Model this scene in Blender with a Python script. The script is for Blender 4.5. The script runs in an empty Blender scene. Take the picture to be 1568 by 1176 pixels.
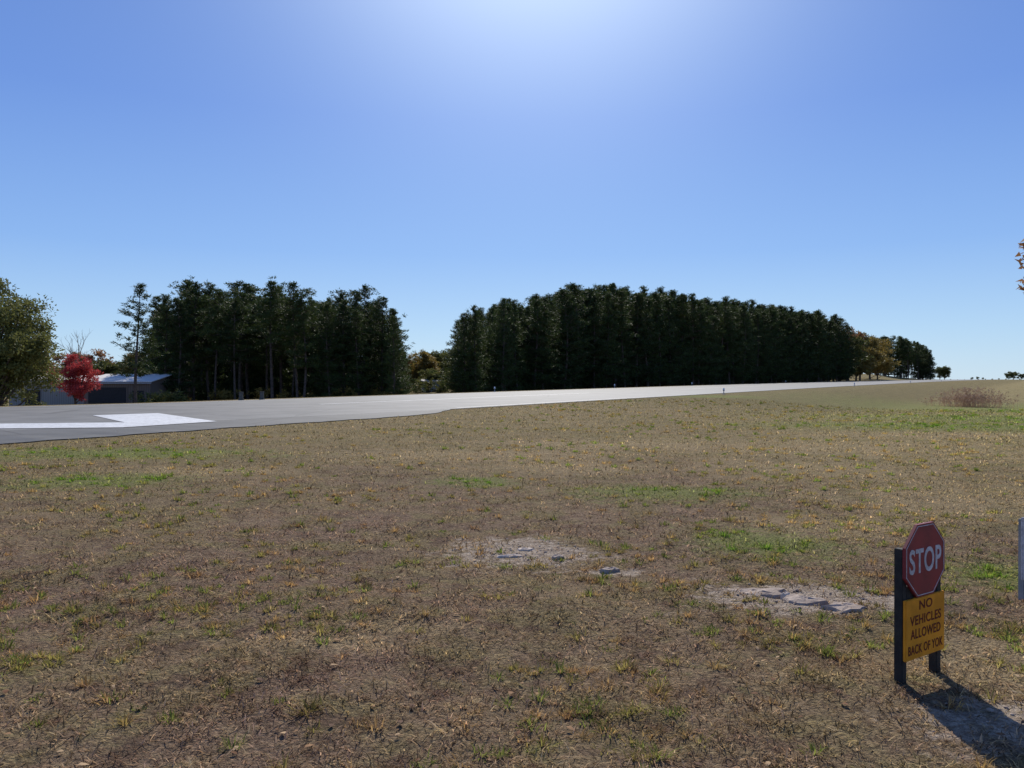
import bpy, bmesh, math, random
import numpy as np
from mathutils import Vector, Matrix

random.seed(7)
rng = np.random.default_rng(7)
scene = bpy.context.scene
COL = scene.collection

# ------------------------------------------------------------------ helpers
TAB = rng.random((256, 256))
def vnoise(x, y):
    x = np.asarray(x, float); y = np.asarray(y, float)
    xi = np.floor(x).astype(int); yi = np.floor(y).astype(int)
    fx = x - xi; fy = y - yi
    fx = fx*fx*(3-2*fx); fy = fy*fy*(3-2*fy)
    a = TAB[xi & 255, yi & 255]; b = TAB[(xi+1) & 255, yi & 255]
    c = TAB[xi & 255, (yi+1) & 255]; d = TAB[(xi+1) & 255, (yi+1) & 255]
    return (a*(1-fx)+b*fx)*(1-fy)+(c*(1-fx)+d*fx)*fy
def fbm(x, y, o=3):
    r = 0; a = .5; t = 0
    for i in range(o):
        r = r + a*vnoise(x*2**i+17.3*i, y*2**i+5.1*i); t += a; a *= .5
    return r/t
def sstep(a, b, x):
    t = np.clip((np.asarray(x, float)-a)/(b-a), 0, 1)
    return t*t*(3-2*t)

U = np.array([.573, .8195]); U /= np.linalg.norm(U)     # along the runway
Vv = np.array([-U[1], U[0]])                            # across the runway (away from viewer)
def to_sv(x, y): return x*U[0]+y*U[1], x*Vv[0]+y*Vv[1]
def to_xy(s, v): return s*U[0]+v*Vv[0], s*U[1]+v*Vv[1]
RW0, RW1 = 26.9, 51.4

def runway_z(s):
    s = np.asarray(s, float)
    t = np.clip(s-30, 0, None)
    return 3.0*(1-np.exp(-t*.0075/3.0)) * 1.05
def terrain(x, y, micro=True):
    x = np.asarray(x, float); y = np.asarray(y, float)
    s, v = to_sv(x, y)
    r = runway_z(s)
    nat = -.75*np.exp(-((s-85)/42)**2) + np.clip(.0045*(s-110), 0, 1.5)
    nat = np.where(s > 0, nat, 0)
    k = sstep(10, 22, v)
    z = nat*(1-k) + r*k
    drop = 1.7*(1-sstep(60, 150, s)) + .5
    drop = drop*(1-sstep(250, 420, s))
    z = z - drop*sstep(54, 68, v)
    z = z + 3.6*np.exp(-((s-430)/110)**2)*sstep(53, 85, v)*(1-sstep(150, 400, v))
    if micro:
        d = np.hypot(x, y)
        onr = (v > 20) & (v < 52.5)
        m = (fbm(x*.9, y*.9, 2)-.5)*.07 + (fbm(x*4, y*4, 2)-.5)*.045
        m = m*(1-sstep(25, 45, d))
        z = z + np.where(onr, 0, m)
    return z

def node_mat(name):
    m = bpy.data.materials.new(name); m.use_nodes = True
    nt = m.node_tree; nt.nodes.clear()
    out = nt.nodes.new('ShaderNodeOutputMaterial')
    return m, nt, out
class NB:
    def __init__(s, nt): s.nt = nt; s.n = nt.nodes; s.l = nt.links
    def put(s, sock, v):
        if isinstance(v, bpy.types.NodeSocket): s.l.new(v, sock)
        elif isinstance(v, (tuple, list)):
            v = list(v)
            if len(sock.default_value) == 4 and len(v) == 3: v = v+[1]
            sock.default_value = v
        else: sock.default_value = v
    def noise(s, vec, scale, detail=3, rough=.55, dist=0):
        n = s.n.new('ShaderNodeTexNoise'); s.l.new(vec, n.inputs['Vector'])
        n.inputs['Scale'].default_value = scale; n.inputs['Detail'].default_value = detail
        n.inputs['Roughness'].default_value = rough; n.inputs['Distortion'].default_value = dist
        return n.outputs['Fac']
    def ramp(s, f, a, b, lo=0., hi=1.):
        n = s.n.new('ShaderNodeMapRange'); n.interpolation_type = 'SMOOTHSTEP'
        s.put(n.inputs['Value'], f)
        n.inputs['From Min'].default_value = a; n.inputs['From Max'].default_value = b
        n.inputs['To Min'].default_value = lo; n.inputs['To Max'].default_value = hi
        return n.outputs['Result']
    def mix(s, f, a, b, mode='MIX'):
        n = s.n.new('ShaderNodeMix'); n.data_type = 'RGBA'; n.blend_type = mode
        s.put(n.inputs[0], f); s.put(n.inputs[6], a); s.put(n.inputs[7], b)
        return n.outputs[2]
    def math(s, op, a, b=0.):
        n = s.n.new('ShaderNodeMath'); n.operation = op
        s.put(n.inputs[0], a); s.put(n.inputs[1], b)
        return n.outputs[0]
    def vmath(s, op, a, b=None):
        n = s.n.new('ShaderNodeVectorMath'); n.operation = op
        s.put(n.inputs[0], a)
        if b is not None: s.put(n.inputs[1], b)
        return n.outputs['Value'] if op in ('LENGTH', 'DOT_PRODUCT') else n.outputs['Vector']
    def pos(s): return s.n.new('ShaderNodeNewGeometry').outputs['Position']
    def bsdf(s, col, rough=.8, spec=.3, metal=0., normal=None):
        b = s.n.new('ShaderNodeBsdfPrincipled')
        s.put(b.inputs['Base Color'], col); s.put(b.inputs['Roughness'], rough)
        b.inputs['Specular IOR Level'].default_value = spec
        b.inputs['Metallic'].default_value = metal
        if normal is not None: s.l.new(normal, b.inputs['Normal'])
        return b.outputs[0]
    def bump(s, h, strength, dist):
        b = s.n.new('ShaderNodeBump'); s.l.new(h, b.inputs['Height'])
        b.inputs['Strength'].default_value = strength; b.inputs['Distance'].default_value = dist
        return b.outputs[0]
    def attr(s, name):
        a = s.n.new('ShaderNodeAttribute'); a.attribute_name = name
        return a

def simple_mat(name, col, col2=None, scale=8, rough=.7, spec=.3, metal=0., bump=0.):
    m, nt, out = node_mat(name); b = NB(nt)
    tc = nt.nodes.new('ShaderNodeTexCoord').outputs['Object']
    f = b.noise(tc, scale, 5, .6)
    c2 = col2 or tuple(c*.7 for c in col)
    c = b.mix(b.ramp(f, .35, .65), col, c2)
    nrm = b.bump(b.noise(tc, scale*6, 4), .5, bump) if bump else None
    nt.links.new(b.bsdf(c, rough, spec, metal, nrm), out.inputs[0])
    return m

def mesh_np(name, V, T, mats, mi=None, tint=None, smooth=False):
    me = bpy.data.meshes.new(name)
    V = np.asarray(V, np.float32); T = np.asarray(T, np.int32)
    me.vertices.add(len(V)); me.vertices.foreach_set('co', V.ravel())
    n = len(T); k = T.shape[1]
    me.loops.add(n*k); me.loops.foreach_set('vertex_index', T.ravel())
    me.polygons.add(n)
    me.polygons.foreach_set('loop_start', np.arange(0, n*k, k, dtype=np.int32))
    me.polygons.foreach_set('loop_total', np.full(n, k, np.int32))
    for m in mats: me.materials.append(m)
    if mi is not None: me.polygons.foreach_set('material_index', np.asarray(mi, np.int32))
    if smooth: me.polygons.foreach_set('use_smooth', np.ones(n, bool))
    me.update(calc_edges=True)
    if tint is not None:
        tint = np.asarray(tint, np.float32)
        if tint.ndim == 1:
            a = me.attributes.new('tint', 'FLOAT', 'POINT'); a.data.foreach_set('value', tint)
        else:
            a = me.attributes.new('tint', 'FLOAT_COLOR', 'POINT')
            a.data.foreach_set('color', np.hstack([tint, np.ones((len(tint), 1), np.float32)]).ravel())
    return me
def add_obj(name, me, parent=None, loc=(0, 0, 0), rotz=0, scale=None):
    o = bpy.data.objects.new(name, me); COL.objects.link(o)
    o.location = loc; o.rotation_euler = (0, 0, rotz)
    if scale is not None: o.scale = scale if hasattr(scale, '__len__') else (scale,)*3
    if parent: o.parent = parent
    return o
def empty(name, loc=(0, 0, 0), rotz=0):
    o = bpy.data.objects.new(name, None); COL.objects.link(o)
    o.location = loc; o.rotation_euler = (0, 0, rotz); o.empty_display_size = .3
    return o

# ------------------------------------------------------------------ field colour (shared by soil and blades)
DIRT = [(0.1, 7.3, .62, .50), (.85, 6.62, .20, .10), (2.1, 5.75, .66, .40), (2.6, 3.6, .5, .3)]
GREEN = [(-6.8, 12.5, 1.2, .8), (2.5, 7.7, .6, .7), (17.5, 66, 3.5, 3.5), (17, 30, 6, 3), (27, 38, 9, 7),
         (2.2, 11.2, 1.1, .7), (4.2, 6.4, .5, .5), (-.6, 12.4, .6, .5), (45, 62, 16, 16), (-9, 17, 3, 1.2)]
STRAW = [(5.8, 14.4, 2.0, 1.6), (6.6, 10.6, 2.0, 1.6), (1.0, 14.5, 1.6, 1.0), (3.6, 8.6, .9, .7), (9, 19, 5, 3),
         (-5.5, 13.8, 1.4, .6), (-.6, 17, 3, 1.5), (14, 24, 5, 2), (3, 20, 3, 1.5), (3.2, 4.4, .9, .5), (-1.2, 4.7, .5, .12), (-.7, 5.0, .3, .08)]
grp = bpy.data.node_groups.new('field_colour', 'ShaderNodeTree')
grp.interface.new_socket('Color', in_out='OUTPUT', socket_type='NodeSocketColor')
grp.interface.new_socket('Dirt', in_out='OUTPUT', socket_type='NodeSocketFloat')
go = grp.nodes.new('NodeGroupOutput'); g = NB(grp)
P = g.pos()
Pf = g.vmath('MULTIPLY', P, (1, 1, 0))
nA = g.noise(Pf, .25, 4, .6); nB = g.noise(Pf, 1.5, 4, .65); nC = g.noise(Pf, 7, 4, .65)
warp = g.math('MULTIPLY', g.math('SUBTRACT', nC, .5), 3.6)
warp = g.math('ADD', warp, g.math('MULTIPLY', g.math('SUBTRACT', nB, .5), 2.8))
def masks(lst, soft):
    tot = None
    for (cx, cy, rx, ry) in lst:
        v = g.vmath('MULTIPLY', g.vmath('SUBTRACT', Pf, (cx, cy, 0)), (1/rx, 1/ry, 0))
        L = g.math('ADD', g.vmath('LENGTH', v), warp)
        m = g.ramp(L, 1-soft, 1+soft, 1, 0)
        tot = m if tot is None else g.math('MAXIMUM', tot, m)
    return tot
mauve = (.335, .222, .150); straw = (.58, .435, .23); green = (.25, .265, .075)
sep = grp.nodes.new('ShaderNodeSeparateXYZ'); grp.links.new(P, sep.inputs[0])
dist = g.vmath('LENGTH', Pf)
c = g.mix(g.ramp(nA, .38, .62), mauve, (.385, .275, .155))
c = g.mix(g.math('MULTIPLY', g.ramp(nB, .46, .62), .8), c, (.31, .245, .115))
c = g.mix(g.math('MULTIPLY', g.ramp(nC, .5, .72), .7), c, straw)
c = g.mix(g.math('MULTIPLY', g.ramp(g.noise(Pf, 3.1, 5, .72), .50, .64), .8), c, (.19, .115, .08))
farf = g.ramp(dist, 7, 24)
fc = g.mix(g.ramp(g.noise(g.vmath('MULTIPLY', Pf, (.6, 1, 1)), .45, 5, .7), .38, .62), (.315, .262, .10), (.43, .33, .145))
c = g.mix(g.math('MULTIPLY', farf, .65), c, fc)
# embankment of the strip: darker, coarser grass
vv_ = g.vmath('DOT_PRODUCT', P, (float(Vv[0]), float(Vv[1]), 0)); ss_ = g.vmath('DOT_PRODUCT', P, (float(U[0]), float(U[1]), 0))
bank = g.math('MULTIPLY', g.ramp(g.math('ADD', vv_, g.math('MULTIPLY', g.math('SUBTRACT', nA, .5), 8.0)), 6, 13), g.ramp(ss_, 34, 60))
bcol = g.mix(g.ramp(g.noise(Pf, .9, 5, .75), .38, .62), (.17, .145, .055), (.31, .245, .10))
c = g.mix(g.math('MULTIPLY', bank, .85), c, bcol)
rt = g.ramp(g.math('SUBTRACT', sep.outputs[0], g.math('MULTIPLY', sep.outputs[1], .18)), 0, 12)
rt = g.math('MULTIPLY', rt, g.math('SUBTRACT', 1.0, g.math('MULTIPLY', bank, .8)))
c = g.mix(g.math('MULTIPLY', rt, .5), c, g.mix(g.ramp(nB, .4, .6), (.52, .41, .19), (.34, .32, .10)))
gn = g.math('MULTIPLY', g.ramp(g.noise(Pf, 2.3, 5, .7), .55, .67), g.ramp(nA, .40, .58))
c = g.mix(g.math('MULTIPLY', gn, .6), c, green)
c = g.mix(g.math('MULTIPLY', masks(STRAW, .7), .6), c, straw)
c = g.mix(g.math('MULTIPLY', masks(GREEN, .7), .75), c, (.27, .33, .075))
dm = masks(DIRT, .4)
grp.links.new(c, go.inputs['Color']); grp.links.new(dm, go.inputs['Dirt'])

# soil / turf
gm, nt, out = node_mat('dry_field'); b = NB(nt)
gg = nt.nodes.new('ShaderNodeGroup'); gg.node_tree = grp
pp = b.pos()
fine = b.noise(pp, 45, 5, .7); fine2 = b.noise(pp, 160, 4, .7); mid = b.noise(pp, 14, 4, .7)
c = b.mix(b.ramp(fine, .35, .62), gg.outputs['Color'], b.mix(.7, gg.outputs['Color'], (.05, .032, .022)))
c = b.mix(b.math('MULTIPLY', b.ramp(fine2, .52, .72), .5), c, (.60, .49, .32))
cl = b.noise(pp, 1.6, 6, .8)
c = b.mix(b.math('MULTIPLY', b.ramp(cl, .5, .62), .35), c, b.mix(.5, c, (.06, .045, .02)))
dirt = b.mix(b.ramp(mid, .35, .65), (.60, .49, .37), (.38, .295, .22))
dirt = b.mix(b.math('MULTIPLY', b.ramp(fine, .46, .6), .7), dirt, (.24, .17, .12))
c = b.mix(gg.outputs['Dirt'], c, dirt)
h = b.math('ADD', fine, b.math('MULTIPLY', mid, 1.5))
nt.links.new(b.bsdf(c, .95, .05, normal=b.bump(h, 1.0, .05)), out.inputs[0])

# grid in runway-aligned coordinates
def axis(fine_r, step, far, ratio, extra=()):
    a = [0.0]
    st = step
    while a[-1] < far:
        if a[-1] > fine_r: st *= ratio
        a.append(a[-1]+st)
    a = sorted(set([-q for q in a[1:]]+a))
    return np.array(sorted(set(a+list(extra))))
S = axis(13, .14, 5000, 1.06)
VX = axis(13, .14, 5000, 1.06, extra=(RW0-.05, RW0, RW1, RW1+.05, 52.5, 54, 56, 58, 60, 62, 64, 66, 68, 72))
SS, VVg = np.meshgrid(S, VX, indexing='ij')
X = SS*U[0]+VVg*Vv[0]; Y = SS*U[1]+VVg*Vv[1]
Z = terrain(X, Y)
ns, nv = SS.shape
idx = np.arange(ns*nv).reshape(ns, nv)
Q = np.stack([idx[:-1, :-1], idx[1:, :-1], idx[1:, 1:], idx[:-1, 1:]], -1).reshape(-1, 4)
me = mesh_np('ground', np.stack([X, Y, Z], -1).reshape(-1, 3), Q, [gm], smooth=True)
add_obj('ground', me)

# ------------------------------------------------------------------ runway
def asphalt(name, ca, cb, rough=.7, spec=.15):
    m, nt, out = node_mat(name); b = NB(nt); p = b.pos()
    n1 = b.noise(p, .35, 5, .65); n2 = b.noise(p, 30, 4, .7)
    c = b.mix(b.ramp(n1, .35, .65), ca, cb)
    c = b.mix(b.math('MULTIPLY', b.ramp(n2, .4, .7), .3), c, tuple(q*.65 for q in ca))
    cr = nt.nodes.new('ShaderNodeTexVoronoi'); cr.feature = 'DISTANCE_TO_EDGE'; cr.inputs['Scale'].default_value = .16
    nt.links.new(b.vmath('ADD', p, (3, 1, 0)), cr.inputs['Vector'])
    c = b.mix(b.math('MULTIPLY', b.ramp(cr.outputs['Distance'], .0, .012, 1, 0), .6), c, tuple(q*.35 for q in ca))
    al = b.vmath('DOT_PRODUCT', p, (float(U[0]), float(U[1]), 0))
    c = b.mix(b.ramp(al, 20, 70), c, b.mix(.4, c, (.33, .325, .32)))       # grazing sun glare painted into the colour, paler further along
    nt.links.new(b.bsdf(c, rough, spec, normal=b.bump(n2, .3, .01)), out.inputs[0])
    return m
m_run = asphalt('runway_asphalt', (.155, .152, .15), (.11, .11, .11))
m_apr = asphalt('apron_asphalt', (.108, .106, .105), (.082, .082, .082))
def paint(name, col, wear=.5):
    m, nt, out = node_mat(name); b = NB(nt); p = b.pos()
    w = b.math('MULTIPLY', b.ramp(b.noise(p, 5, 6, .8), .42, .62), wear)
    w = b.math('MAXIMUM', w, b.math('MULTIPLY', b.ramp(b.noise(p, .8, 4, .7), .5, .7), .5))
    c = b.mix(w, col, (.22, .22, .22))
    nt.links.new(b.bsdf(c, .6, .3), out.inputs[0]); return m
m_white = paint('worn_white_paint', (.50, .50, .49))

def sheet(name, s0, s1, vlo, vhi, lift, mat, parent=None):
    ss = S[(S > s0) & (S < s1)]; ss = np.concatenate([[s0], ss, [s1]])
    lo = np.array([vlo(q) if callable(vlo) else vlo for q in ss])
    hi = np.array([vhi(q) if callable(vhi) else vhi for q in ss])
    zz = np.interp(ss, S, runway_z(S))+lift
    A = np.stack([ss*U[0]+lo*Vv[0], ss*U[1]+lo*Vv[1], zz], -1)
    B = np.stack([ss*U[0]+hi*Vv[0], ss*U[1]+hi*Vv[1], zz], -1)
    A2 = A-np.array([0, 0, lift+.06]); B2 = B-np.array([0, 0, lift+.06])
    n = len(ss); i = np.arange(n-1)
    F = [np.stack([i, i+1, n+i+1, n+i], -1)]
    Vt = [A, B]
    if lift < .035:
        Vt += [A2, B2]
        F += [np.stack([i, i+1, 2*n+i+1, 2*n+i], -1), np.stack([n+i, n+i+1, 3*n+i+1, 3*n+i], -1)]
    me = mesh_np(name, np.concatenate(Vt), np.concatenate(F), [mat])
    return add_obj(name, me, parent)
rw = empty('runway')
sheet('pavement', -120, 1100, RW0, RW1, .03, m_run, rw)
def apr_edge(s):
    e = np.interp(s, [-120, -10, 8.4, 17.3, 24, 28, 32.5], [15, 20.2, 21.5, 22.8, 23.4, 24.2, 26.85])
    return float(e + .10*math.sin(s*2.1)+.05*math.sin(s*5.3))
sheet('turnoff_pavement', -120, 32.5, apr_edge, RW0-.002, .028, m_apr, rw)
sheet('edge_line_near', 34, 1100, lambda s: RW0+.6, lambda s: RW0+.85, .038, m_white, rw)
sheet('edge_line_far', -120, 1100, lambda s: RW1-.95, lambda s: RW1-.6, .038, m_white, rw)
q = 34.0
k = 0
while q < 700:
    sheet('centreline_%d' % k, q, q+36, 38.9, 39.3, .038, m_white, rw); q += 60; k += 1
m_white2 = paint('fresh_white_paint', (.62, .62, .61), .5)
def poly_mark(name, pts, lift, mat, parent):
    bm = bmesh.new(); vs = []
    for s, v in pts:
        x, y = to_xy(s, v); vs.append(bm.verts.new((x, y, float(runway_z(s))+lift)))
    f = bm.faces.new(vs); f.normal_update()
    if f.normal.z < 0: bmesh.ops.reverse_faces(bm, faces=[f])
    me = bpy.data.meshes.new(name); bm.to_mesh(me); bm.free(); me.materials.append(mat)
    return add_obj(name, me, parent)
poly_mark('threshold_bar', [(13.6, 25.4), (17.7, 26.2), (20.6, 35.2), (17.6, 35.4), (15.3, 28.4), (11.5, 32.0), (4, 38.5), (2, 36.6), (10.2, 29.0)], .045, m_white2, rw)

# ------------------------------------------------------------------ grass blades
gb, nt, out = node_mat('grass_blades'); b = NB(nt)
gg = nt.nodes.new('ShaderNodeGroup'); gg.node_tree = grp
at = b.attr('tint')
c = b.mix(1.0, gg.outputs['Color'], at.outputs['Color'], 'MULTIPLY')
d1 = nt.nodes.new('ShaderNodeBsdfDiffuse'); d2 = nt.nodes.new('ShaderNodeBsdfTranslucent')
nt.links.new(c, d1.inputs[0]); nt.links.new(c, d2.inputs[0])
ms = nt.nodes.new('ShaderNodeMixShader'); ms.inputs[0].default_value = .45
nt.links.new(d1.outputs[0], ms.inputs[1]); nt.links.new(d2.outputs[0], ms.inputs[2]); nt.links.new(ms.outputs[0], out.inputs[0])

def emask(lst, x, y, k=1.0):
    w = (fbm(x*4, y*4, 2)-.5)*1.2
    r = np.zeros_like(x)
    for (cx, cy, rx, ry) in lst:
        L = np.hypot((x-cx)/rx, (y-cy)/ry)+w
        r = np.maximum(r, 1-sstep(.5, 1.3, L))
    return r
def pts_wedge(n, d0, d1, half=.84):
    d = np.exp(rng.uniform(math.log(d0), math.log(d1), n))
    t = rng.uniform(-half, half, n)
    return t*d, d
def blades(x, y, L, W, tilt, az, tint, name):
    n = len(x); z = terrain(x, y)
    side = np.stack([-np.sin(az), np.cos(az), np.zeros(n)], -1)
    dirv = np.stack([np.cos(az)*np.sin(tilt), np.sin(az)*np.sin(tilt), np.cos(tilt)], -1)
    base = np.stack([x, y, z-.004], -1)
    mid = base+dirv*(L*.55)[:, None]
    t2 = tilt+.45
    d2 = np.stack([np.cos(az)*np.sin(t2), np.sin(az)*np.sin(t2), np.cos(t2)], -1)
    tip = mid+d2*(L*.45)[:, None]
    V = np.stack([base-side*W[:, None], base+side*W[:, None], mid+side*(W*.7)[:, None], mid-side*(W*.7)[:, None], tip], 1).reshape(-1, 3)
    i = np.arange(n)*5
    T = np.stack([i, i+1, i+2, i, i+2, i+3, i+3, i+2, i+4], -1).reshape(-1, 3)
    tt = np.repeat(tint, 5, 0)
    return V, T, tt
N = 310000
x, y = pts_wedge(N, 1.9, 60)
keep = rng.random(N) > emask(DIRT, x, y)*.75
dens = fbm(x*2.6, y*2.6, 3)
keep &= rng.random(N) < np.clip(.25+2.2*(dens-.30), .15, 1)
s_, v_ = to_sv(x, y)
keep &= v_ < np.interp(s_, [-120, -10, 8.4, 17.3, 24, 28, 32.5], [15, 20.2, 21.5, 22.8, 23.4, 24.2, 26.8])-.1
x, y = x[keep], y[keep]; n = len(x); d = np.hypot(x, y)
L = rng.uniform(.022, .068, n)*(1+d/30); W = (.0013+.00040*d)*rng.uniform(.6, 1.3, n)
tilt = rng.uniform(.6, 1.45, n); az = rng.uniform(0, 2*math.pi, n)
br = rng.choice([.38, .85, 1.2, 1.85], n, p=[.30, .33, .23, .14])*rng.uniform(.85, 1.15, n)
br *= .70+.60*fbm(x*5+40, y*5+11, 2)
tint = np.stack([br*rng.uniform(.97, 1.12, n), br, br*rng.uniform(.84, 1.08, n)], -1)
A = blades(x, y, L, W, tilt, az, tint, 'a')
# tufts
nT = 6600
tx, ty = pts_wedge(nT, 1.9, 60)
pr = np.clip((fbm(tx*.55+9, ty*.55+3, 3)-.42)*5, .08, 1)
pr = np.maximum(pr, emask(GREEN, tx, ty))
gmk = emask(GREEN, tx, ty)
kp = (rng.random(nT) < pr) & (rng.random(nT) > emask(DIRT, tx, ty)*.9)
s_, v_ = to_sv(tx, ty); kp &= v_ < np.where(s_ > 34, 26, 20)
tx, ty, gmk = tx[kp], ty[kp], gmk[kp]; nT = len(tx)
K = 26
td = np.hypot(tx, ty)
r = np.abs(rng.normal(0, 1, (nT, K)))*(.024+.0012*td)[:, None]; a = rng.uniform(0, 2*math.pi, (nT, K))
x = (tx[:, None]+r*np.cos(a)).ravel(); y = (ty[:, None]+r*np.sin(a)).ravel()
n = len(x); d = np.hypot(x, y)
sz = np.repeat(rng.uniform(.5, 1.3, nT), K)
L = rng.uniform(.03, .062, n)*sz*(1+d/30); W = (.0016+.0004*d)*rng.uniform(.7, 1.3, n)
tilt = rng.uniform(.2, 1.25, n)
kind = rng.random(nT) - gmk*.4
gcol = np.where(kind[:, None] < .32, np.array([[.66, 1.02, .40]]), np.where(kind[:, None] < .64, np.array([[.93, 1.06, .55]]), np.array([[1.3, 1.16, .80]])))
gcol = np.repeat(gcol, K, 0)*rng.uniform(.7, 1.25, n)[:, None]
B = blades(x, y, L, W, tilt, a.ravel()+rng.normal(0, .5, n), gcol, 'b')
V = np.concatenate([A[0], B[0]]); T = np.concatenate([A[1], B[1]+len(A[0])]); tt = np.concatenate([A[2], B[2]])
add_obj('dry_grass', mesh_np('dry_grass', V, T, [gb], tint=tt))

# fallen leaves
lm, nt, out = node_mat('fallen_leaf'); b = NB(nt); at = b.attr('tint')
nt.links.new(b.bsdf(at.outputs['Color'], .85, .1), out.inputs[0])
n = 520
x, y = pts_wedge(n, 2, 16)
z = terrain(x, y)+.012
sz = rng.uniform(.007, .019, n); a = rng.uniform(0, 6.28, n)
V = []; T = []; tt = []
pal = np.array([[.16, .08, .04], [.28, .16, .08], [.40, .27, .15], [.12, .07, .045]])
for i in range(n):
    ca, sa = math.cos(a[i]), math.sin(a[i]); o = len(V)
    tl = random.uniform(-.4, .4)
    for (px, py, pz) in [(-1.3, 0, 0), (-.4, .75, .35), (.6, .6, .25), (1.5, 0, .1), (.6, -.6, .3), (-.4, -.75, .4)]:
        px *= sz[i]; py *= sz[i]; pz = pz*sz[i]+px*tl
        V.append((x[i]+px*ca-py*sa, y[i]+px*sa+py*ca, z[i]+pz))
    T += [(o, o+1, o+5), (o+1, o+2, o+4), (o+1, o+4, o+5), (o+2, o+3, o+4)]
    tt += [pal[random.randrange(4)]]*6
add_obj('fallen_leaves', mesh_np('fallen_leaves', V, T, [lm], tint=np.array(tt)))

# ------------------------------------------------------------------ stones
m_rock = simple_mat('sandstone', (.42, .335, .265), (.28, .215, .17), 9, .9, .2, bump=.02)
m_pale = simple_mat('pale_stone', (.60, .50, .40), (.42, .33, .26), 14, .9, .2, bump=.015)
def slab(w, l, t, mat, name, cx, cy, rot, parent, n=12, seed=0, tiltx=0, up=.0):
    R = random.Random(seed)
    bm = bmesh.new(); rings = []
    prof = [(1.12, -t*1.4), (1.05, t*.05), (.93, t*.7), (.6, t*.9), (.25, t*1.0)]
    rad = [R.uniform(.62, 1.15) for _ in range(n)]
    for k, (sc, zz) in enumerate(prof):
        rings.append([bm.verts.new((math.cos(2*math.pi*i/n)*w/2*sc*rad[i], math.sin(2*math.pi*i/n)*l/2*sc*rad[i], zz+R.uniform(-.25, .25)*t)) for i in range(n)])
    for k in range(4):
        for i in range(n):
            bm.faces.new((rings[k][i], rings[k][(i+1) % n], rings[k+1][(i+1) % n], rings[k+1][i]))
    bm.faces.new(rings[-1])
    me = bpy.data.meshes.new(name); bm.to_mesh(me); bm.free(); me.materials.append(mat)
    o = add_obj(name, me, parent, (cx, cy, float(terrain(cx, cy))+up-.002), rot); o.rotation_euler[0] = tiltx
    return o
ro = empty('rock_outcrop')
slab(.52, .26, .026, m_rock, 'slab_1', 1.86, 5.85, .1, ro, 17, 1, .02)
slab(.30, .22, .032, m_rock, 'slab_2', 2.13, 5.62, -.3, ro, 13, 2, .04)
slab(.34, .22, .026, m_rock, 'slab_3', 2.36, 5.46, .2, ro, 15, 3)
slab(.11, .09, .050, m_pale, 'white_chunk', 2.04, 5.74, .5, ro, 8, 4)
ro2 = empty('rock_outcrop')
slab(.26, .11, .020, m_pale, 'slab_1', -.02, 7.15, .1, ro2, 15, 11)
slab(.15, .10, .032, m_rock, 'slab_2', .42, 7.08, .4, ro2, 11, 12)
slab(.20, .10, .020, m_pale, 'slab_3', .12, 7.4, -.2, ro2, 12, 13)
ro3 = empty('rock_outcrop')
slab(.20, .11, .030, m_rock, 'slab_1', .86, 6.65, .2, ro3, 12, 21)
# loose gravel
ico = bmesh.new(); bmesh.ops.create_icosphere(ico, subdivisions=1, radius=1)
iv = np.array([v.co[:] for v in ico.verts]); it = np.array([[v.index for v in f.verts] for f in ico.faces]); ico.free()
gv = []; gt = []; o = 0
for (cx, cy, rx, ry) in DIRT:
    for i in range(int(90*min(1.6, rx*ry*6)+8)):
        px, py = cx+rng.normal()*rx*.5, cy+rng.normal()*ry*.5
        r0 = rng.uniform(.003, .010)*(1.7 if rng.random() < .08 else 1)
        vv = iv*np.array([rng.uniform(.8, 1.5), rng.uniform(.8, 1.3), rng.uniform(.4, .8)])*r0*rng.uniform(.8, 1.2, (12, 1))
        gv.append(vv+np.array([px, py, float(terrain(px, py))+r0*.3])); gt.append(it+o); o += 12
add_obj('gravel', mesh_np('gravel', np.concatenate(gv), np.concatenate(gt), [m_rock]))

# ------------------------------------------------------------------ trees
def foliage_mat(name, dark, light, trans=.25):
    m, nt, out = node_mat(name); b = NB(nt); at = b.attr('tint')
    c = b.mix(at.outputs['Fac'], dark, light)
    oi = nt.nodes.new('ShaderNodeObjectInfo')
    c = b.mix(b.math('MULTIPLY', oi.outputs['Random'], .4), c, tuple(q*1.6 for q in light))
    d1 = b.bsdf(c, .6, .15)
    d2 = nt.nodes.new('ShaderNodeBsdfTranslucent'); nt.links.new(c, d2.inputs[0])
    ms = nt.nodes.new('ShaderNodeMixShader'); ms.inputs[0].default_value = trans
    nt.links.new(d1, ms.inputs[1]); nt.links.new(d2.outputs[0], ms.inputs[2]); nt.links.new(ms.outputs[0], out.inputs[0])
    return m
m_pine = foliage_mat('pine_needles', (.020, .036, .012), (.062, .082, .022), .26)
m_bark = simple_mat('bark', (.14, .10, .08), (.07, .055, .045), 3, .95, .1)
m_oak = foliage_mat('olive_leaves', (.048, .062, .02), (.15, .15, .045), .36)
m_yel = foliage_mat('autumn_yellow_leaves', (.10, .09, .025), (.27, .19, .05), .35)
m_red = foliage_mat('autumn_red_leaves', (.20, .025, .03), (.46, .07, .065), .4)
m_rust = foliage_mat('autumn_rust_leaves', (.14, .075, .035), (.32, .17, .075), .35)

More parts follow.
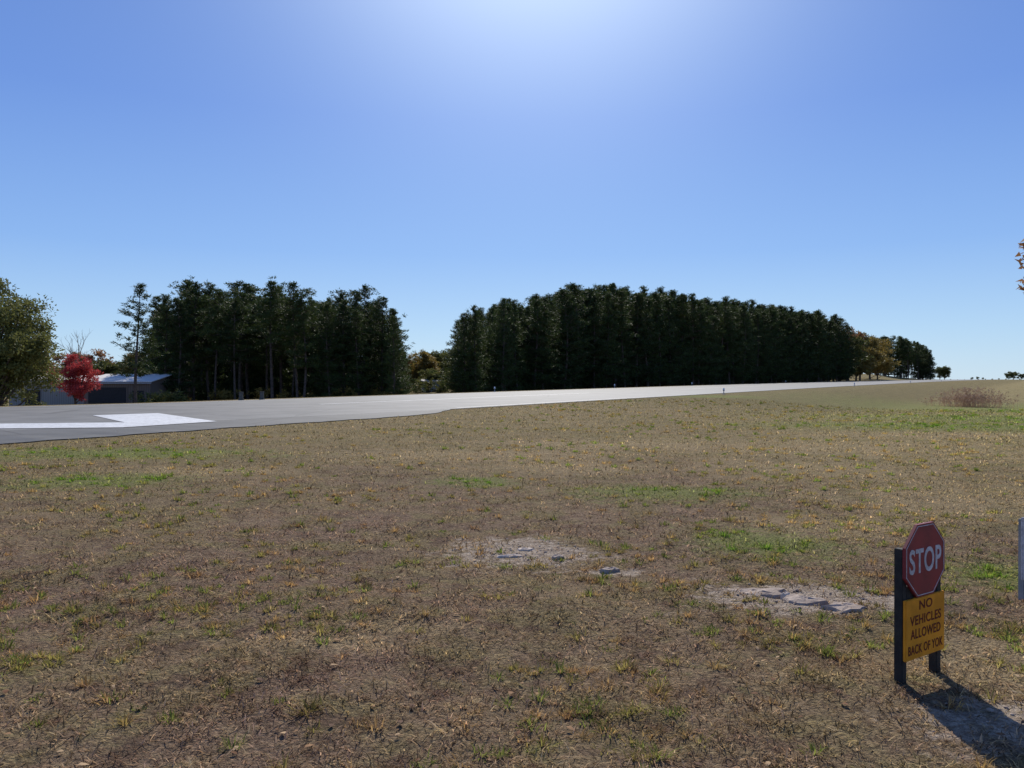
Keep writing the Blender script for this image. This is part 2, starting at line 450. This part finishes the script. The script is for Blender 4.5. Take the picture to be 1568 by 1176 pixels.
def tube(path, rads, nseg=6):
    V = []; T = []
    for k, (p, r) in enumerate(zip(path, rads)):
        p = Vector(p)
        dv = (Vector(path[min(k+1, len(path)-1)])-Vector(path[max(k-1, 0)])).normalized()
        ax = dv.orthogonal().normalized(); ay = dv.cross(ax)
        for i in range(nseg):
            an = 2*math.pi*i/nseg
            V.append(tuple(p+ax*(math.cos(an)*r)+ay*(math.sin(an)*r)))
    for k in range(len(path)-1):
        for i in range(nseg):
            a = k*nseg+i; b_ = k*nseg+(i+1) % nseg; c_ = a+nseg; d_ = b_+nseg
            T += [(a, b_, d_), (a, d_, c_)]
    return V, T
class Acc:
    def __init__(s): s.V = []; s.T = []; s.M = []; s.t = []; s.o = 0
    def add(s, V, T, m, tint):
        V = np.asarray(V, float).reshape(-1, 3); T = np.asarray(T, int)
        s.V.append(V); s.T.append(T+s.o); s.M.append(np.full(len(T), m)); s.o += len(V)
        s.t.append(np.broadcast_to(np.asarray(tint, float), (len(V),)) if np.ndim(tint) == 0 else tint)
    def mesh(s, name, mats):
        return mesh_np(name, np.concatenate(s.V), np.concatenate(s.T), mats, np.concatenate(s.M), np.concatenate(s.t))
def leaves(acc, C, R, K, ll, lw, m, R_, flat=.8, upbias=.0):
    n = len(C)
    C = np.asarray(C); R = np.broadcast_to(R, (n,))
    off = R_.normal(0, 1, (n, K, 3)); off /= np.linalg.norm(off, axis=-1, keepdims=True)
    off *= (R_.random((n, K, 1))**.5)*R[:, None, None]; off[..., 2] *= flat
    ctr = (C[:, None]+off).reshape(-1, 3)
    dv = off.reshape(-1, 3)+R_.normal(0, .35, (n*K, 3))*np.repeat(R, K)[:, None]; dv[:, 2] += upbias
    dv /= np.linalg.norm(dv, axis=-1, keepdims=True)+1e-9
    sd = np.cross(dv, R_.normal(0, 1, (n*K, 3))); sd /= np.linalg.norm(sd, axis=-1, keepdims=True)+1e-9
    l = ll*R_.uniform(.6, 1.3, (n*K, 1)); w = lw*R_.uniform(.6, 1.3, (n*K, 1))
    V = np.stack([ctr-sd*w-dv*l*.4, ctr+sd*w-dv*l*.2, ctr+dv*l], 1).reshape(-1, 3)
    T = np.arange(len(V)).reshape(-1, 3)
    tint = np.repeat(np.clip(np.repeat(R_.random(n), K)*.7+R_.random(n*K)*.3, 0, 1), 3)
    acc.add(V, T, m, tint)

def pine(seed, H=18., base=.4, rad=2.7, nb=70, K=18, top=.5):
    R_ = np.random.default_rng(seed); acc = Acc()
    ph = R_.uniform(0, 6, 2); bend = R_.uniform(.1, .45)
    def trunk(z): return np.array([bend*math.sin(z*.22+ph[0])-bend*math.sin(ph[0]), bend*math.cos(z*.19+ph[1])-bend*math.cos(ph[1]), z])
    zs = np.linspace(-.6, H*.96, 12)
    V, T = tube([trunk(z) for z in zs], [max(.02, .20*(1-max(z, 0)/H)**.8) for z in zs], 7)
    acc.add(V, T, 1, .5)
    C = []; Rr = []
    lop = R_.uniform(0, 6.28); lopk = R_.uniform(.05, .3)
    # boughs sit in irregular tiers, so the crown breaks into layers
    tiers = (np.arange(nb//3)+R_.random(nb//3))/(nb//3)
    for i in range(nb):
        f = float(np.clip(tiers[i % len(tiers)]+R_.normal()*.012, 0, .99))
        z = H*(base+(1-base)*f*.95)
        prof = min(1, .55+f*2.6)*(1-f)**top+.10
        an = R_.uniform(0, 6.283); el = math.radians(R_.uniform(-12, 18)+f*42)
        Lb = rad*prof*R_.uniform(.5, 1.25)*(1+lopk*math.cos(an-lop))
        p0 = trunk(z); dr = np.array([math.cos(an)*math.cos(el), math.sin(an)*math.cos(el), math.sin(el)])
        pts = [p0+dr*Lb*q+np.array([0, 0, -.10*Lb*math.sin(q*3.1)+.10*Lb*q*q]) for q in (0, .35, .7, 1)]
        V, T = tube(pts, [.045*(1-f*.5), .035, .022, .01], 4); acc.add(V, T, 1, .5)
        nc = max(2, int(Lb*2.7))
        for k in range(nc):
            q = R_.uniform(.25, 1.05)
            sp = .36*Lb*q
            C.append(p0+dr*Lb*q+np.array([R_.normal()*sp*.5, R_.normal()*sp*.5, R_.normal()*.15+.10*Lb*q*q]))
            Rr.append(R_.uniform(.28, .55))
    for k in range(5):
        C.append(trunk(H*(.90+.016*k))+np.array([R_.normal()*.2, R_.normal()*.2, 0])); Rr.append(.44)
    for i in range(8):
        z = H*base*R_.uniform(.45, 1); an = R_.uniform(0, 6.28); p0 = trunk(z)
        V, T = tube([p0, p0+np.array([math.cos(an), math.sin(an), .1])*R_.uniform(.4, 1.3)], [.025, .008], 4); acc.add(V, T, 1, .5)
    leaves(acc, C, np.array(Rr), K, .28, .055, 0, R_, .62, .12)
    return acc.mesh('pine_%d' % seed, [m_pine, m_bark])

def broadleaf(seed, H, rad, mat, leaf=.16, n_lobes=26, K=26, base=.2, dens=1.0, name='leafy', inner=.45):
    R_ = np.random.default_rng(seed); acc = Acc()
    zc = H*(base+(1-base)*.5); hz = H*(1-base)*.5
    V, T = tube([(0, 0, -.5), (.05*H*.1, 0, H*.15), (0, .03*H*.1, H*.35), (.02*H, 0, H*.6)], [H*.022, H*.018, H*.014, H*.006], 8)
    acc.add(V, T, 1, .5)
    C = []; Rr = []
    for i in range(n_lobes):
        u = R_.normal(0, 1, 3); u /= np.linalg.norm(u)
        q = R_.uniform(inner, 1)
        c = np.array([u[0]*rad*q, u[1]*rad*q, zc+u[2]*hz*q*.92])
        st = np.array([0, 0, H*(base*.8+R_.uniform(0, .35))])
        md = (st+c)/2+np.array([0, 0, -.04*H])
        V, T = tube([st, md, c], [H*.008, H*.005, H*.002], 5); acc.add(V, T, 1, .5)
        lr = R_.uniform(.22, .38)*rad
        for k in range(int(22*dens)):
            w = R_.normal(0, 1, 3); w /= np.linalg.norm(w)
            C.append(c+w*lr*R_.random()**.4*np.array([1, 1, .8])); Rr.append(R_.uniform(.1, .2)*rad)
    leaves(acc, C, np.array(Rr), K, leaf, leaf*.45, 0, R_, .8)
    return acc.mesh(name, [mat, m_bark])

full = [pine(100+i, 18, .04, 3.1, 124, 17, tp) for i, tp in enumerate([.6, .55, .7, .55])]
high = [pine(200+i, 18, b0, 3.1, 72, 18, tp) for i, (b0, tp) in enumerate([(.40, .5), (.48, .45), (.30, .55), (.44, .6), (.36, .5)])]
tall = pine(300, 18, .26, 3.1, 52, 22, .6)

def zt(x, y): return float(terrain(x, y, False))
TAN = 1178.0
topL = ([-.50, -.46, -.437, -.39, -.33, -.28, -.24, -.19, -.165, -.148, -.135], [452, 452, 434, 418, 428, 437, 441, 442, 456, 492, 545])
topR = ([-.09, -.07, -.02, .015, .073, .14, .18, .235, .27, .31, .355, .395, .42, .45], [485, 468, 457, 448, 430, 427, 438, 448, 452, 458, 462, 467, 478, 496])
def need_h(x, y, prof):
    t = x/y; return (583-np.interp(t, *prof))/TAN*y+1.6-zt(x, y)
gl = empty('pine_grove')
cnt = 0
R = random.Random(5)
dd = 104
while dd < 158:
    tt_ = -.455
    while tt_ < -.146:
        t = tt_+R.uniform(-.014, .014); dq = dd+R.uniform(-2.2, 2.2); x, y = t*dq, dq
        if not (-.385 < t < -.367 and dd < 130) :
            h = need_h(x, y, topL)*(R.uniform(.84, 1.03) if dd < 120 else R.uniform(.72, .90))
            me = R.choice(full if (t > -.185 or t < -.435) else high+high+full[:2] if dd < 116 else high+full)
            sc = h/18
            wd = R.uniform(1.0, 1.35)
            add_obj('pine_%d' % cnt, me, gl, (x, y, zt(x, y)), R.uniform(0, 6.28), (sc*wd, sc*wd, sc)); cnt += 1
        tt_ += (3.6 if dd < 112 else 4.2)/dd*R.uniform(.8, 1.2)
    dd += 4.6
gr = empty('pine_grove')
vq = 64
row = 0
while vq < 98:
    sq = 66
    while sq < 300:
        s = sq+R.uniform(-1.4, 1.4)
        v0 = vq+np.interp(s, [85, 150, 280], [6, 4, -3])+R.uniform(-1.4, 1.4)
        x, y = to_xy(s, v0); t = x/y
        if t > -.074 and t < .437:
            f = 1.0 if row < 2 else .95
            h = need_h(x, y, topR)*R.uniform(.87, 1.02)*f
            h = min(h, 24.6 + R.uniform(-1.5, 0))
            me = R.choice(full if (row < 2 or t < -.04) else high+full)
            sc = h/18; wd = R.uniform(1.0, 1.35)
            add_obj('pine_%d' % cnt, me, gr, (x, y, zt(x, y)), R.uniform(0, 6.28), (sc*wd, sc*wd, sc)); cnt += 1
        sq += (3.6 if row < 2 else 4.8)*R.uniform(.8, 1.2)
    vq += 4.4; row += 1
def put_tree(name, me, t, d, rot=0, sc=1.0):
    x, y = t*d, d
    return add_obj(name, me, None, (x, y, zt(x, y)), rot, sc)
put_tree('pine_tree', tall, -.489, 86, .4, (1.0, 1.0, 14.9/18))

# understory brush at the foot of the groves
def brush(name, pts, mat, hmin, hmax, seed, leaf=.26, K=26):
    R_ = np.random.default_rng(seed); acc = Acc(); C = []; Rr = []
    for (x, y) in pts:
        h = R_.uniform(hmin, hmax); z0 = zt(x, y)
        V, T = tube([(x, y, z0-.2), (x+.1, y, z0+h*.6)], [.04, .015], 4); acc.add(V, T, 1, .5)
        for k in range(int(9+h*4)):
            C.append((x+R_.normal()*h*.35, y+R_.normal()*h*.35, z0+R_.uniform(.05, 1)*h)); Rr.append(R_.uniform(.35, .6))
    leaves(acc, C, np.array(Rr), K, leaf, leaf*.35, 0, R_)
    return add_obj(name, acc.mesh(name, [mat, m_bark]))
pts = []
for i in range(140):
    d_ = R.uniform(116, 155); pts.append((R.uniform(-.45, -.155)*d_, d_))
for i in range(120):
    s = R.uniform(80, 285); v0 = 67+np.interp(s, [85, 150, 280], [6, 4, -3])+R.uniform(-1, 8)
    x, y = to_xy(s, v0)
    if -.07 < x/y < .43: pts.append((x, y))
brush('understory_brush', pts, m_pine, 2.0, 6.5, 41)
pts = []
for i in range(22):
    d_ = R.uniform(103, 108); pts.append((R.uniform(-.44, -.15)*d_, d_))
brush('understory_brush', pts, m_yel, .8, 2.6, 42)

# broadleaf trees
oakA = broadleaf(1, 11.9, 4.0, m_oak, .17, 60, 22, .06, 1.3, 'left_oak', .3)
put_tree('oak_tree', oakA, -.672, 58, 0)
red = broadleaf(2, 6.8, 2.3, m_red, .13, 34, 22, .14, .9, 'red_maple', .3)
put_tree('red_maple_tree', red, -.568, 84, 0)
def bare(seed, H):
    R_ = random.Random(seed); acc = Acc()
    def br(p, dv, L, r, lev):
        q = p+dv*L; V, T = tube([p, (p+q)/2+Vector((R_.uniform(-.05, .05)*L, R_.uniform(-.05, .05)*L, 0)), q], [r, r*.8, r*.55], 4 if lev else 7)
        acc.add(V, T, 0, .5)
        if lev < 5:
            for k in range(3 if lev < 3 else 2):
                w = (dv+Vector((R_.uniform(-.6, .6), R_.uniform(-.6, .6), R_.uniform(-.1, .45)))).normalized()
                br(q-dv*L*R_.uniform(0, .3), w, L*R_.uniform(.6, .8), r*.6, lev+1)
    br(Vector((0, 0, -.3)), Vector((0, 0, 1)), H*.36, .15, 0)
    return acc.mesh('bare_branches', [simple_mat('grey_twigs', (.22, .17, .14), (.15, .12, .1), 3, .9, .1)])
put_tree('bare_tree', bare(3, 10.5), -.563, 104, .3)

bl = [broadleaf(20, 9, 4.0, m_oak, .30, 24, 18, .02, .9, 'far_a', .2), broadleaf(21, 9, 4.2, m_yel, .30, 24, 18, .02, .9, 'far_b', .2),
      broadleaf(22, 9, 3.8, m_rust, .30, 24, 18, .05, .9, 'far_c', .2), broadleaf(23, 9, 4.0, m_oak, .30, 26, 18, .02, .9, 'far_d', .2)]
dl = empty('distant_treeline')
def far_tree(t, d, top, i, me=None, parent=None):
    x, y = t*d, d; h = (583-top)/TAN*d+1.6-zt(x, y)
    add_obj('tree_%d' % i, me or R.choice(bl), parent or dl, (x, y, zt(x, y)), R.uniform(0, 6.28), (h/9*R.uniform(.9, 1.3), h/9*R.uniform(.9, 1.3), h/9))
i = 0
t = -1.3
while t < -.14:
    far_tree(t, R.uniform(165, 185), R.uniform(530, 548), i); i += 1
    t += .022
for (t, top, k) in [(-.145, 540, 0), (-.128, 536, 3), (-.113, 536, 1), (-.10, 532, 0), (-.085, 528, 0), (-.12, 546, 1), (-.07, 530, 3), (-.108, 560, 0), (-.092, 556, 3), (-.135, 558, 3)]:
    far_tree(t, R.uniform(150, 190), top, i, bl[k]); i += 1
for (t, top, k, d) in [(.437, 500, 2, 300), (.452, 508, 1, 305), (.465, 514, 1, 330), (.447, 524, 1, 290), (.475, 528, 1, 340), (.425, 505, 0, 280)]:
    far_tree(t, d, top, i, bl[k]); i += 1
gp2 = empty('pine_grove')
for j in range(44):
    t = R.uniform(.468, .545); d = R.uniform(400, 440); x, y = t*d, d
    top = np.interp(t, [.468, .49, .51, .53, .548], [518, 511, 513, 522, 538])+R.uniform(0, 9)
    h = (583-top)/TAN*d+1.6-zt(x, y); sc = h/18
    add_obj('pine_%d' % cnt, R.choice(high+full), gp2, (x, y, zt(x, y)), R.uniform(0, 6), (sc*1.2, sc*1.2, sc)); cnt += 1
for (t, top, d) in [(.556, 558, 560), (.562, 560, 560), (.645, 570, 650), (.652, 567, 650), (.662, 571, 650), (.598, 577, 800), (.605, 576, 800), (.612, 577.5, 800)]:
    far_tree(t, d, top, i, bl[0]); i += 1
t = .57
while t < 1.3:
    far_tree(t, 1000, R.uniform(578, 580.5), i, bl[3]); i += 1
    t += .009

# tree standing just beyond the right side, one bough of which reaches in
rt_ = broadleaf(31, 6.6, 2.1, m_rust, .11, 44, 22, .40, 1.2, 'rust_tree', .3)
put_tree('oak_tree', rt_, .787, 18.5, 0)

# dry weeds on the bank
acc = Acc(); R_ = np.random.default_rng(9); C = []
for k in range(420):
    cx = 41.2+R_.normal()*1.0; cy = 69+R_.normal()*2; z0 = zt(cx, cy); h = R_.uniform(.4, 1.5)*math.exp(-((cx-41.2)/2)**2)+.3
    q = Vector((cx+R_.normal()*.25, cy+R_.normal()*.25, z0+h))
    V = [(cx-.012, cy, z0-.05), (cx+.012, cy, z0-.05), tuple(q)]; acc.add(V, [(0, 1, 2)], 1, .5)
    C += [tuple(q), (q.x*.5+cx*.5, q.y*.5+cy*.5, z0+h*.6)]
leaves(acc, C, .14, 8, .12, .022, 0, R_)
m_weed = foliage_mat('dry_weed', (.22, .14, .095), (.40, .26, .17), .3)
add_obj('dry_weeds', acc.mesh('dry_weeds', [m_weed, m_weed]))

# ------------------------------------------------------------------ buildings
def box(name, x0, x1, y0, y1, z0, z1, mat, parent, bev=0.0):
    bm = bmesh.new()
    vs = [bm.verts.new(p) for p in [(x0, y0, z0), (x1, y0, z0), (x1, y1, z0), (x0, y1, z0), (x0, y0, z1), (x1, y0, z1), (x1, y1, z1), (x0, y1, z1)]]
    for f in [(3, 2, 1, 0), (4, 5, 6, 7), (0, 1, 5, 4), (1, 2, 6, 5), (2, 3, 7, 6), (3, 0, 4, 7)]: bm.faces.new([vs[q] for q in f])
    if bev: bmesh.ops.bevel(bm, geom=bm.edges[:], offset=bev, segments=2, affect='EDGES')
    me = bpy.data.meshes.new(name); bm.to_mesh(me); bm.free(); me.materials.append(mat)
    return add_obj(name, me, parent)
def ribbed(name, col, rough=.5, metal=0.):
    m, nt, out = node_mat(name); b = NB(nt)
    tc = nt.nodes.new('ShaderNodeTexCoord').outputs['Object']
    w = nt.nodes.new('ShaderNodeTexWave'); w.bands_direction = 'X'; w.inputs['Scale'].default_value = 1.1
    nt.links.new(tc, w.inputs['Vector'])
    c = b.mix(b.ramp(w.outputs['Fac'], .0, .3), tuple(q*.7 for q in col), col)
    c = b.mix(b.math('MULTIPLY', b.noise(tc, .7, 4), .3), c, tuple(q*.6 for q in col))
    nt.links.new(b.bsdf(c, rough, .1, metal), out.inputs[0]); return m
m_wall = ribbed('metal_siding', (.36, .315, .27), .8); m_brown = ribbed('brown_siding', (.20, .15, .12), .8)
m_roof = ribbed('light_metal_roof', (.80, .74, .66), .85); m_trim = simple_mat('pale_trim', (.5, .50, .50)); m_dark = simple_mat('dark_door', (.035, .03, .03))
def hangar(name, cx, cy, w, dp, h, rise, rot, wall, opening):
    e = empty(name, (cx, cy, zt(cx, cy)), rot)
    bm = bmesh.new()
    P = lambda x, y, z: bm.verts.new((x, y, z))
    for sx in (-w/2, w/2):
        f = [P(sx, 0, -.3), P(sx, dp, -.3), P(sx, dp, h), P(sx, dp/2, h+rise), P(sx, 0, h)]; bm.faces.new(f)
    for yy in (0, dp): bm.faces.new([P(-w/2, yy, -.3), P(w/2, yy, -.3), P(w/2, yy, h), P(-w/2, yy, h)])
    me = bpy.data.meshes.new(name); bm.to_mesh(me); bm.free(); me.materials.append(wall); add_obj('walls', me, e)
    for sgn, nm in ((0, 'roof_front'), (1, 'roof_back')):
        bm = bmesh.new(); o = .35
        ya, yb = (-o, dp/2-.002) if sgn == 0 else (dp+o, dp/2+.002)
        za = h-o*rise/(dp/2)+.02; zb = h+rise+.02
        top = [(-w/2-o, ya, za), (w/2+o, ya, za), (w/2+o, yb, zb), (-w/2-o, yb, zb)]
        a = [bm.verts.new(q) for q in top]; c_ = [bm.verts.new((q[0], q[1], q[2]+.09)) for q in top]
        bm.faces.new(a); bm.faces.new(c_[::-1])
        for k in range(4): bm.faces.new([a[k], a[(k+1) % 4], c_[(k+1) % 4], c_[k]])
        bmesh.ops.recalc_face_normals(bm, faces=bm.faces)
        me = bpy.data.meshes.new(nm); bm.to_mesh(me); bm.free(); me.materials.append(m_roof); add_obj(nm, me, e)
    box('eave_trim', -w/2-.3, w/2+.3, -.42, -.36, h-.22, h-.1, m_trim, e)
    for k, (xa, xb, hh) in enumerate(opening):
        box('door_%d' % k, xa, xb, -.05, -.003, 0, hh, m_dark, e)
        box('door_rail_%d' % k, xa-.15, xb+.15, -.09, -.052, hh+.003, hh+.1, wall, e)
        box('door_jamb_l_%d' % k, xa-.12, xa-.003, -.06, -.004, 0, hh, wall, e)
        box('door_jamb_r_%d' % k, xb+.003, xb+.12, -.06, -.004, 0, hh, wall, e)
    return e
hangar('metal_hangar', -49.8, 97, 8.4, 12, 3.5, .95, .0, m_brown, [(-3.6, 1.2, 2.8), (2.0, 3.4, 2.4)])
hangar('metal_shed', -61.5, 103, 11.0, 10, 3.7, .6, .1, m_wall, [(-3.5, -1.5, 2.4)])
hangar('metal_shed', -15.8, 150, 3.6, 6, 2.0, .35, .0, simple_mat('white_siding', (.6, .65, .7)), [(-1, 0, 1.8)])
brush('roadside_brush', [(-18.3, 146), (-17.2, 146), (-16.2, 145), (-14.2, 147), (-13.4, 146), (-12.6, 145)], m_oak, 1.4, 2.6, 77)
brush('roadside_brush', [(-44.6+k*.9, 92+(k % 2)) for k in range(6)]+[(-65, 90), (-58, 92)], m_oak, 1.4, 2.8, 78)

# ------------------------------------------------------------------ runway lights
m_lens = simple_mat('frosted_lens', (.8, .8, .78), (.7, .7, .68), 5, .3, .5)
m_grey = simple_mat('grey_metal', (.30, .30, .30), None, 6, .5, .3)
m_box = simple_mat('weathered_box', (.13, .125, .11), None, 6, .8, .1)
def cyl(name, r0, r1, z0, z1, mat, parent, n=16, cx=0, cy=0):
    V, T = tube([(cx, cy, z0), (cx, cy, z1)], [r0, r1], n)
    V = list(V)+[(cx, cy, z1)]; T = list(T)+[(n+i, n+(i+1) % n, 2*n) for i in range(n)]
    return add_obj(name, mesh_np(name, V, T, [mat]), parent)
def rlight(s, v, k=1.0):
    x, y = to_xy(s, v); e = empty('runway_light', (x, y, float(terrain(x, y, False))))
    cyl('base', .13*k, .13*k, -.05, .04, m_grey, e)
    cyl('stake', .03*k, .03*k, .03, .25*k, m_grey, e)
    cyl('collar', .07*k, .07*k, .25*k, .30*k, m_grey, e)
    cyl('lens', .075*k, .045*k, .30*k, .44*k, m_lens, e)
for s, v in [(72, 25.6), (132, 25.6), (192, 25.6), (252, 25.6), (72, 52.8), (102, 52.8), (132, 52.8), (192, 52.8)]: rlight(s, v, 1.35)
def ebox(t, d):
    x, y = t*d, d; e = empty('utility_box', (x, y, zt(x, y)))
    box('cabinet', -.14, .14, -.10, .10, .15, .62, m_box, e, .02); box('lid', -.17, .17, -.13, .13, .623, .67, m_box, e, .01)
    box('plinth', -.18, .18, -.15, .15, -.1, .147, m_box, e, .01)
ebox(-.352, 60.5); ebox(-.325, 61.5)

# ------------------------------------------------------------------ STOP sign
sx, sy = 2.095, 4.12
sg = empty('stop_sign', (sx, sy, float(terrain(sx, sy))), math.atan2(.547, .837))
m_black = simple_mat('black_timber', (.022, .021, .02), (.04, .036, .03), 12, .7, .25, bump=.004)
m_redp = simple_mat('faded_red_paint', (.28, .026, .03), (.19, .02, .025), 6, .45, .4)
m_wht = simple_mat('dull_white_paint', (.62, .56, .54), (.42, .38, .36), 30, .6, .3)
m_yell = simple_mat('amber_paint', (.84, .32, .025), (.62, .235, .02), 7, .7, .12)
m_txt = simple_mat('maroon_lettering', (.17, .028, .015), (.11, .02, .012), 30, .7, .15)
W_ = .388
box('post_left', 0, .042, .002, .05, -.12, .725, m_black, sg, .003)
box('post_right', W_-.042, W_, .002, .05, -.12, .725, m_black, sg, .003)
box('board', 0, W_, -.018, 0, .125, .452, m_yell, sg, .003)
box('cross_rail', .044, W_-.044, .004, .04, .40, .52, m_black, sg, .002)
def octagon(name, R0, y0, y1, mat, inner=None, cz=.652):
    bm = bmesh.new(); n = 8
    def ring(r, yy): return [bm.verts.new((W_/2+r*math.cos(math.pi/8+k*math.pi/4), yy, cz+r*math.sin(math.pi/8+k*math.pi/4))) for k in range(n)]
    a = ring(R0, y0); c_ = ring(R0, y1)
    if inner:
        a2 = ring(inner, y0); c2 = ring(inner, y1)
        for k in range(n):
            j = (k+1) % n
            bm.faces.new([a[k], a[j], a2[j], a2[k]]); bm.faces.new([c_[k], c2[k], c2[j], c_[j]])
            bm.faces.new([a[k], c_[k], c_[j], a[j]]); bm.faces.new([a2[k], a2[j], c2[j], c2[k]])
    else:
        bm.faces.new(a); bm.faces.new(c_[::-1])
        for k in range(n): bm.faces.new([a[k], c_[k], c_[(k+1) % n], a[(k+1) % n]])
    bmesh.ops.recalc_face_normals(bm, faces=bm.faces)
    me = bpy.data.meshes.new(name); bm.to_mesh(me); bm.free(); me.materials.append(mat); return add_obj(name, me, sg)
Ro = .198/math.cos(math.pi/8)
octagon('octagon_panel', Ro, -.016, 0, m_redp)
octagon('octagon_border', Ro*.955, -.0175, -.0162, m_wht, Ro*.935)
def lettering(name, body, w, h, cx, cz, y, mat, parent, bold=.02):
    cu = bpy.data.curves.new(name, 'FONT'); cu.body = body; cu.size = 1; cu.offset = bold; cu.extrude = .01; cu.space_character = 1.08
    o = bpy.data.objects.new('tmp', cu); COL.objects.link(o)
    bpy.context.view_layer.update()
    me = bpy.data.meshes.new_from_object(o.evaluated_get(bpy.context.evaluated_depsgraph_get()))
    bpy.data.objects.remove(o)
    n = len(me.vertices); co = np.empty(n*3, np.float32); me.vertices.foreach_get('co', co); co = co.reshape(-1, 3)
    lo, hi = co.min(0), co.max(0); q = (co-(lo+hi)/2)/(hi-lo+1e-9)
    nw = np.stack([cx+q[:, 0]*w, y-(q[:, 2])*.0012, cz+q[:, 1]*h], -1).astype(np.float32)
    me.vertices.foreach_set('co', nw.ravel()); me.update(); me.name = name
    me.materials.clear(); me.materials.append(mat)
    return add_obj(name, me, parent)
lettering('stop_lettering', 'STOP', .32, .135, W_/2, .652, -.0170, m_wht, sg, .02)
for (tx_, w, h, cz) in [('NO', .13, .05, .412), ('VEHICLES', .31, .052, .335), ('ALLOWED', .30, .052, .262), ('BACK OF YOK', .345, .05, .178)]:
    lettering('lettering_'+tx_.split()[0].lower(), tx_, w, h, W_/2, cz, -.0190, m_txt, sg, .015)

# second small sign at the right margin
e = empty('marker_sign', (3.745, 5.66, float(terrain(3.75, 5.66))), .25)
box('post', .03, .075, .003, .05, -.1, .60, m_grey, e, .003)
box('post_far', .48, .525, .003, .05, -.1, .60, m_grey, e, .003)
box('panel', 0, .56, -.016, 0, .16, .62, m_wht, e, .003)
box('panel_stripe', .03, .53, -.0185, -.0165, .20, .26, m_redp, e)

# ------------------------------------------------------------------ light, sky, camera
EL, AZ = math.radians(38), math.radians(2.0)
dirv = Vector((math.sin(AZ)*math.cos(EL), math.cos(AZ)*math.cos(EL), math.sin(EL)))
w = bpy.data.worlds.new('World'); scene.world = w; w.use_nodes = True
nt = w.node_tree; nt.nodes.clear(); b = NB(nt)
sky = nt.nodes.new('ShaderNodeTexSky'); sky.sky_type = 'NISHITA'; sky.sun_disc = False
sky.sun_elevation = EL; sky.sun_rotation = AZ; sky.altitude = 100; sky.air_density = 1.0; sky.dust_density = .25; sky.ozone_density = 5.0
tc = nt.nodes.new('ShaderNodeTexCoord').outputs['Generated']
sp = nt.nodes.new('ShaderNodeSeparateXYZ'); nt.links.new(tc, sp.inputs[0])
cr = nt.nodes.new('ShaderNodeValToRGB'); nt.links.new(sp.outputs[2], cr.inputs[0])
els = cr.color_ramp.elements
K_ = 1/.10                      # clear-day blue, in the units of the Nishita sky
stops = [(0.0, (.53, .73, .91)), (.06, (.42, .64, .91)), (.16, (.245, .45, .87)), (.32, (.135, .285, .75)), (.6, (.08, .18, .55)), (1.0, (.05, .13, .42))]
els[0].position = 0; els[0].color = (*stops[0][1], 1); els[1].position = 1; els[1].color = (*stops[-1][1], 1)
for p_, c_ in stops[1:-1]:
    el = els.new(p_); el.color = (*c_, 1)
clear = b.mix(1.0, cr.outputs[0], (K_, K_, K_), 'MULTIPLY')
mx = b.mix(.82, sky.outputs[0], clear)
# forward-scatter aureole around the sun
dt = b.math('MAXIMUM', b.vmath('DOT_PRODUCT', tc, tuple(dirv)), 0.0)
g1 = b.math('MULTIPLY', b.math('POWER', dt, 32.0), 8.0); g2 = b.math('MULTIPLY', b.math('POWER', dt, 7.0), .8)
gl_ = b.math('ADD', g1, g2)
cmb = nt.nodes.new('ShaderNodeCombineColor')
for k_, f_ in enumerate((.90, .98, .85)): nt.links.new(b.math('MULTIPLY', gl_, f_), cmb.inputs[k_])
mx = b.mix(1.0, mx, cmb.outputs[0], 'ADD')
bg = nt.nodes.new('ShaderNodeBackground'); bg.inputs[1].default_value = .10
ow = nt.nodes.new('ShaderNodeOutputWorld')
nt.links.new(mx, bg.inputs[0]); nt.links.new(bg.outputs[0], ow.inputs[0])
sl = bpy.data.lights.new('sun', 'SUN'); sl.energy = 5.0; sl.angle = math.radians(.53); sl.color = (1, .95, .86)
so = bpy.data.objects.new('sun', sl); COL.objects.link(so)
so.rotation_euler = (-dirv).to_track_quat('-Z', 'Y').to_euler(); so.location = (0, 50, 60)
cam = bpy.data.cameras.new('camera'); co_ = bpy.data.objects.new('camera', cam); COL.objects.link(co_)
cam.sensor_width = 34.6; cam.lens = 26; cam.clip_end = 12000; cam.clip_start = .05
co_.location = (0, 0, 1.6); co_.rotation_euler = (math.radians(90-.24), 0, 0)
scene.camera = co_
scene.view_settings.view_transform = 'Standard'; scene.view_settings.look = 'None'; scene.view_settings.exposure = 0
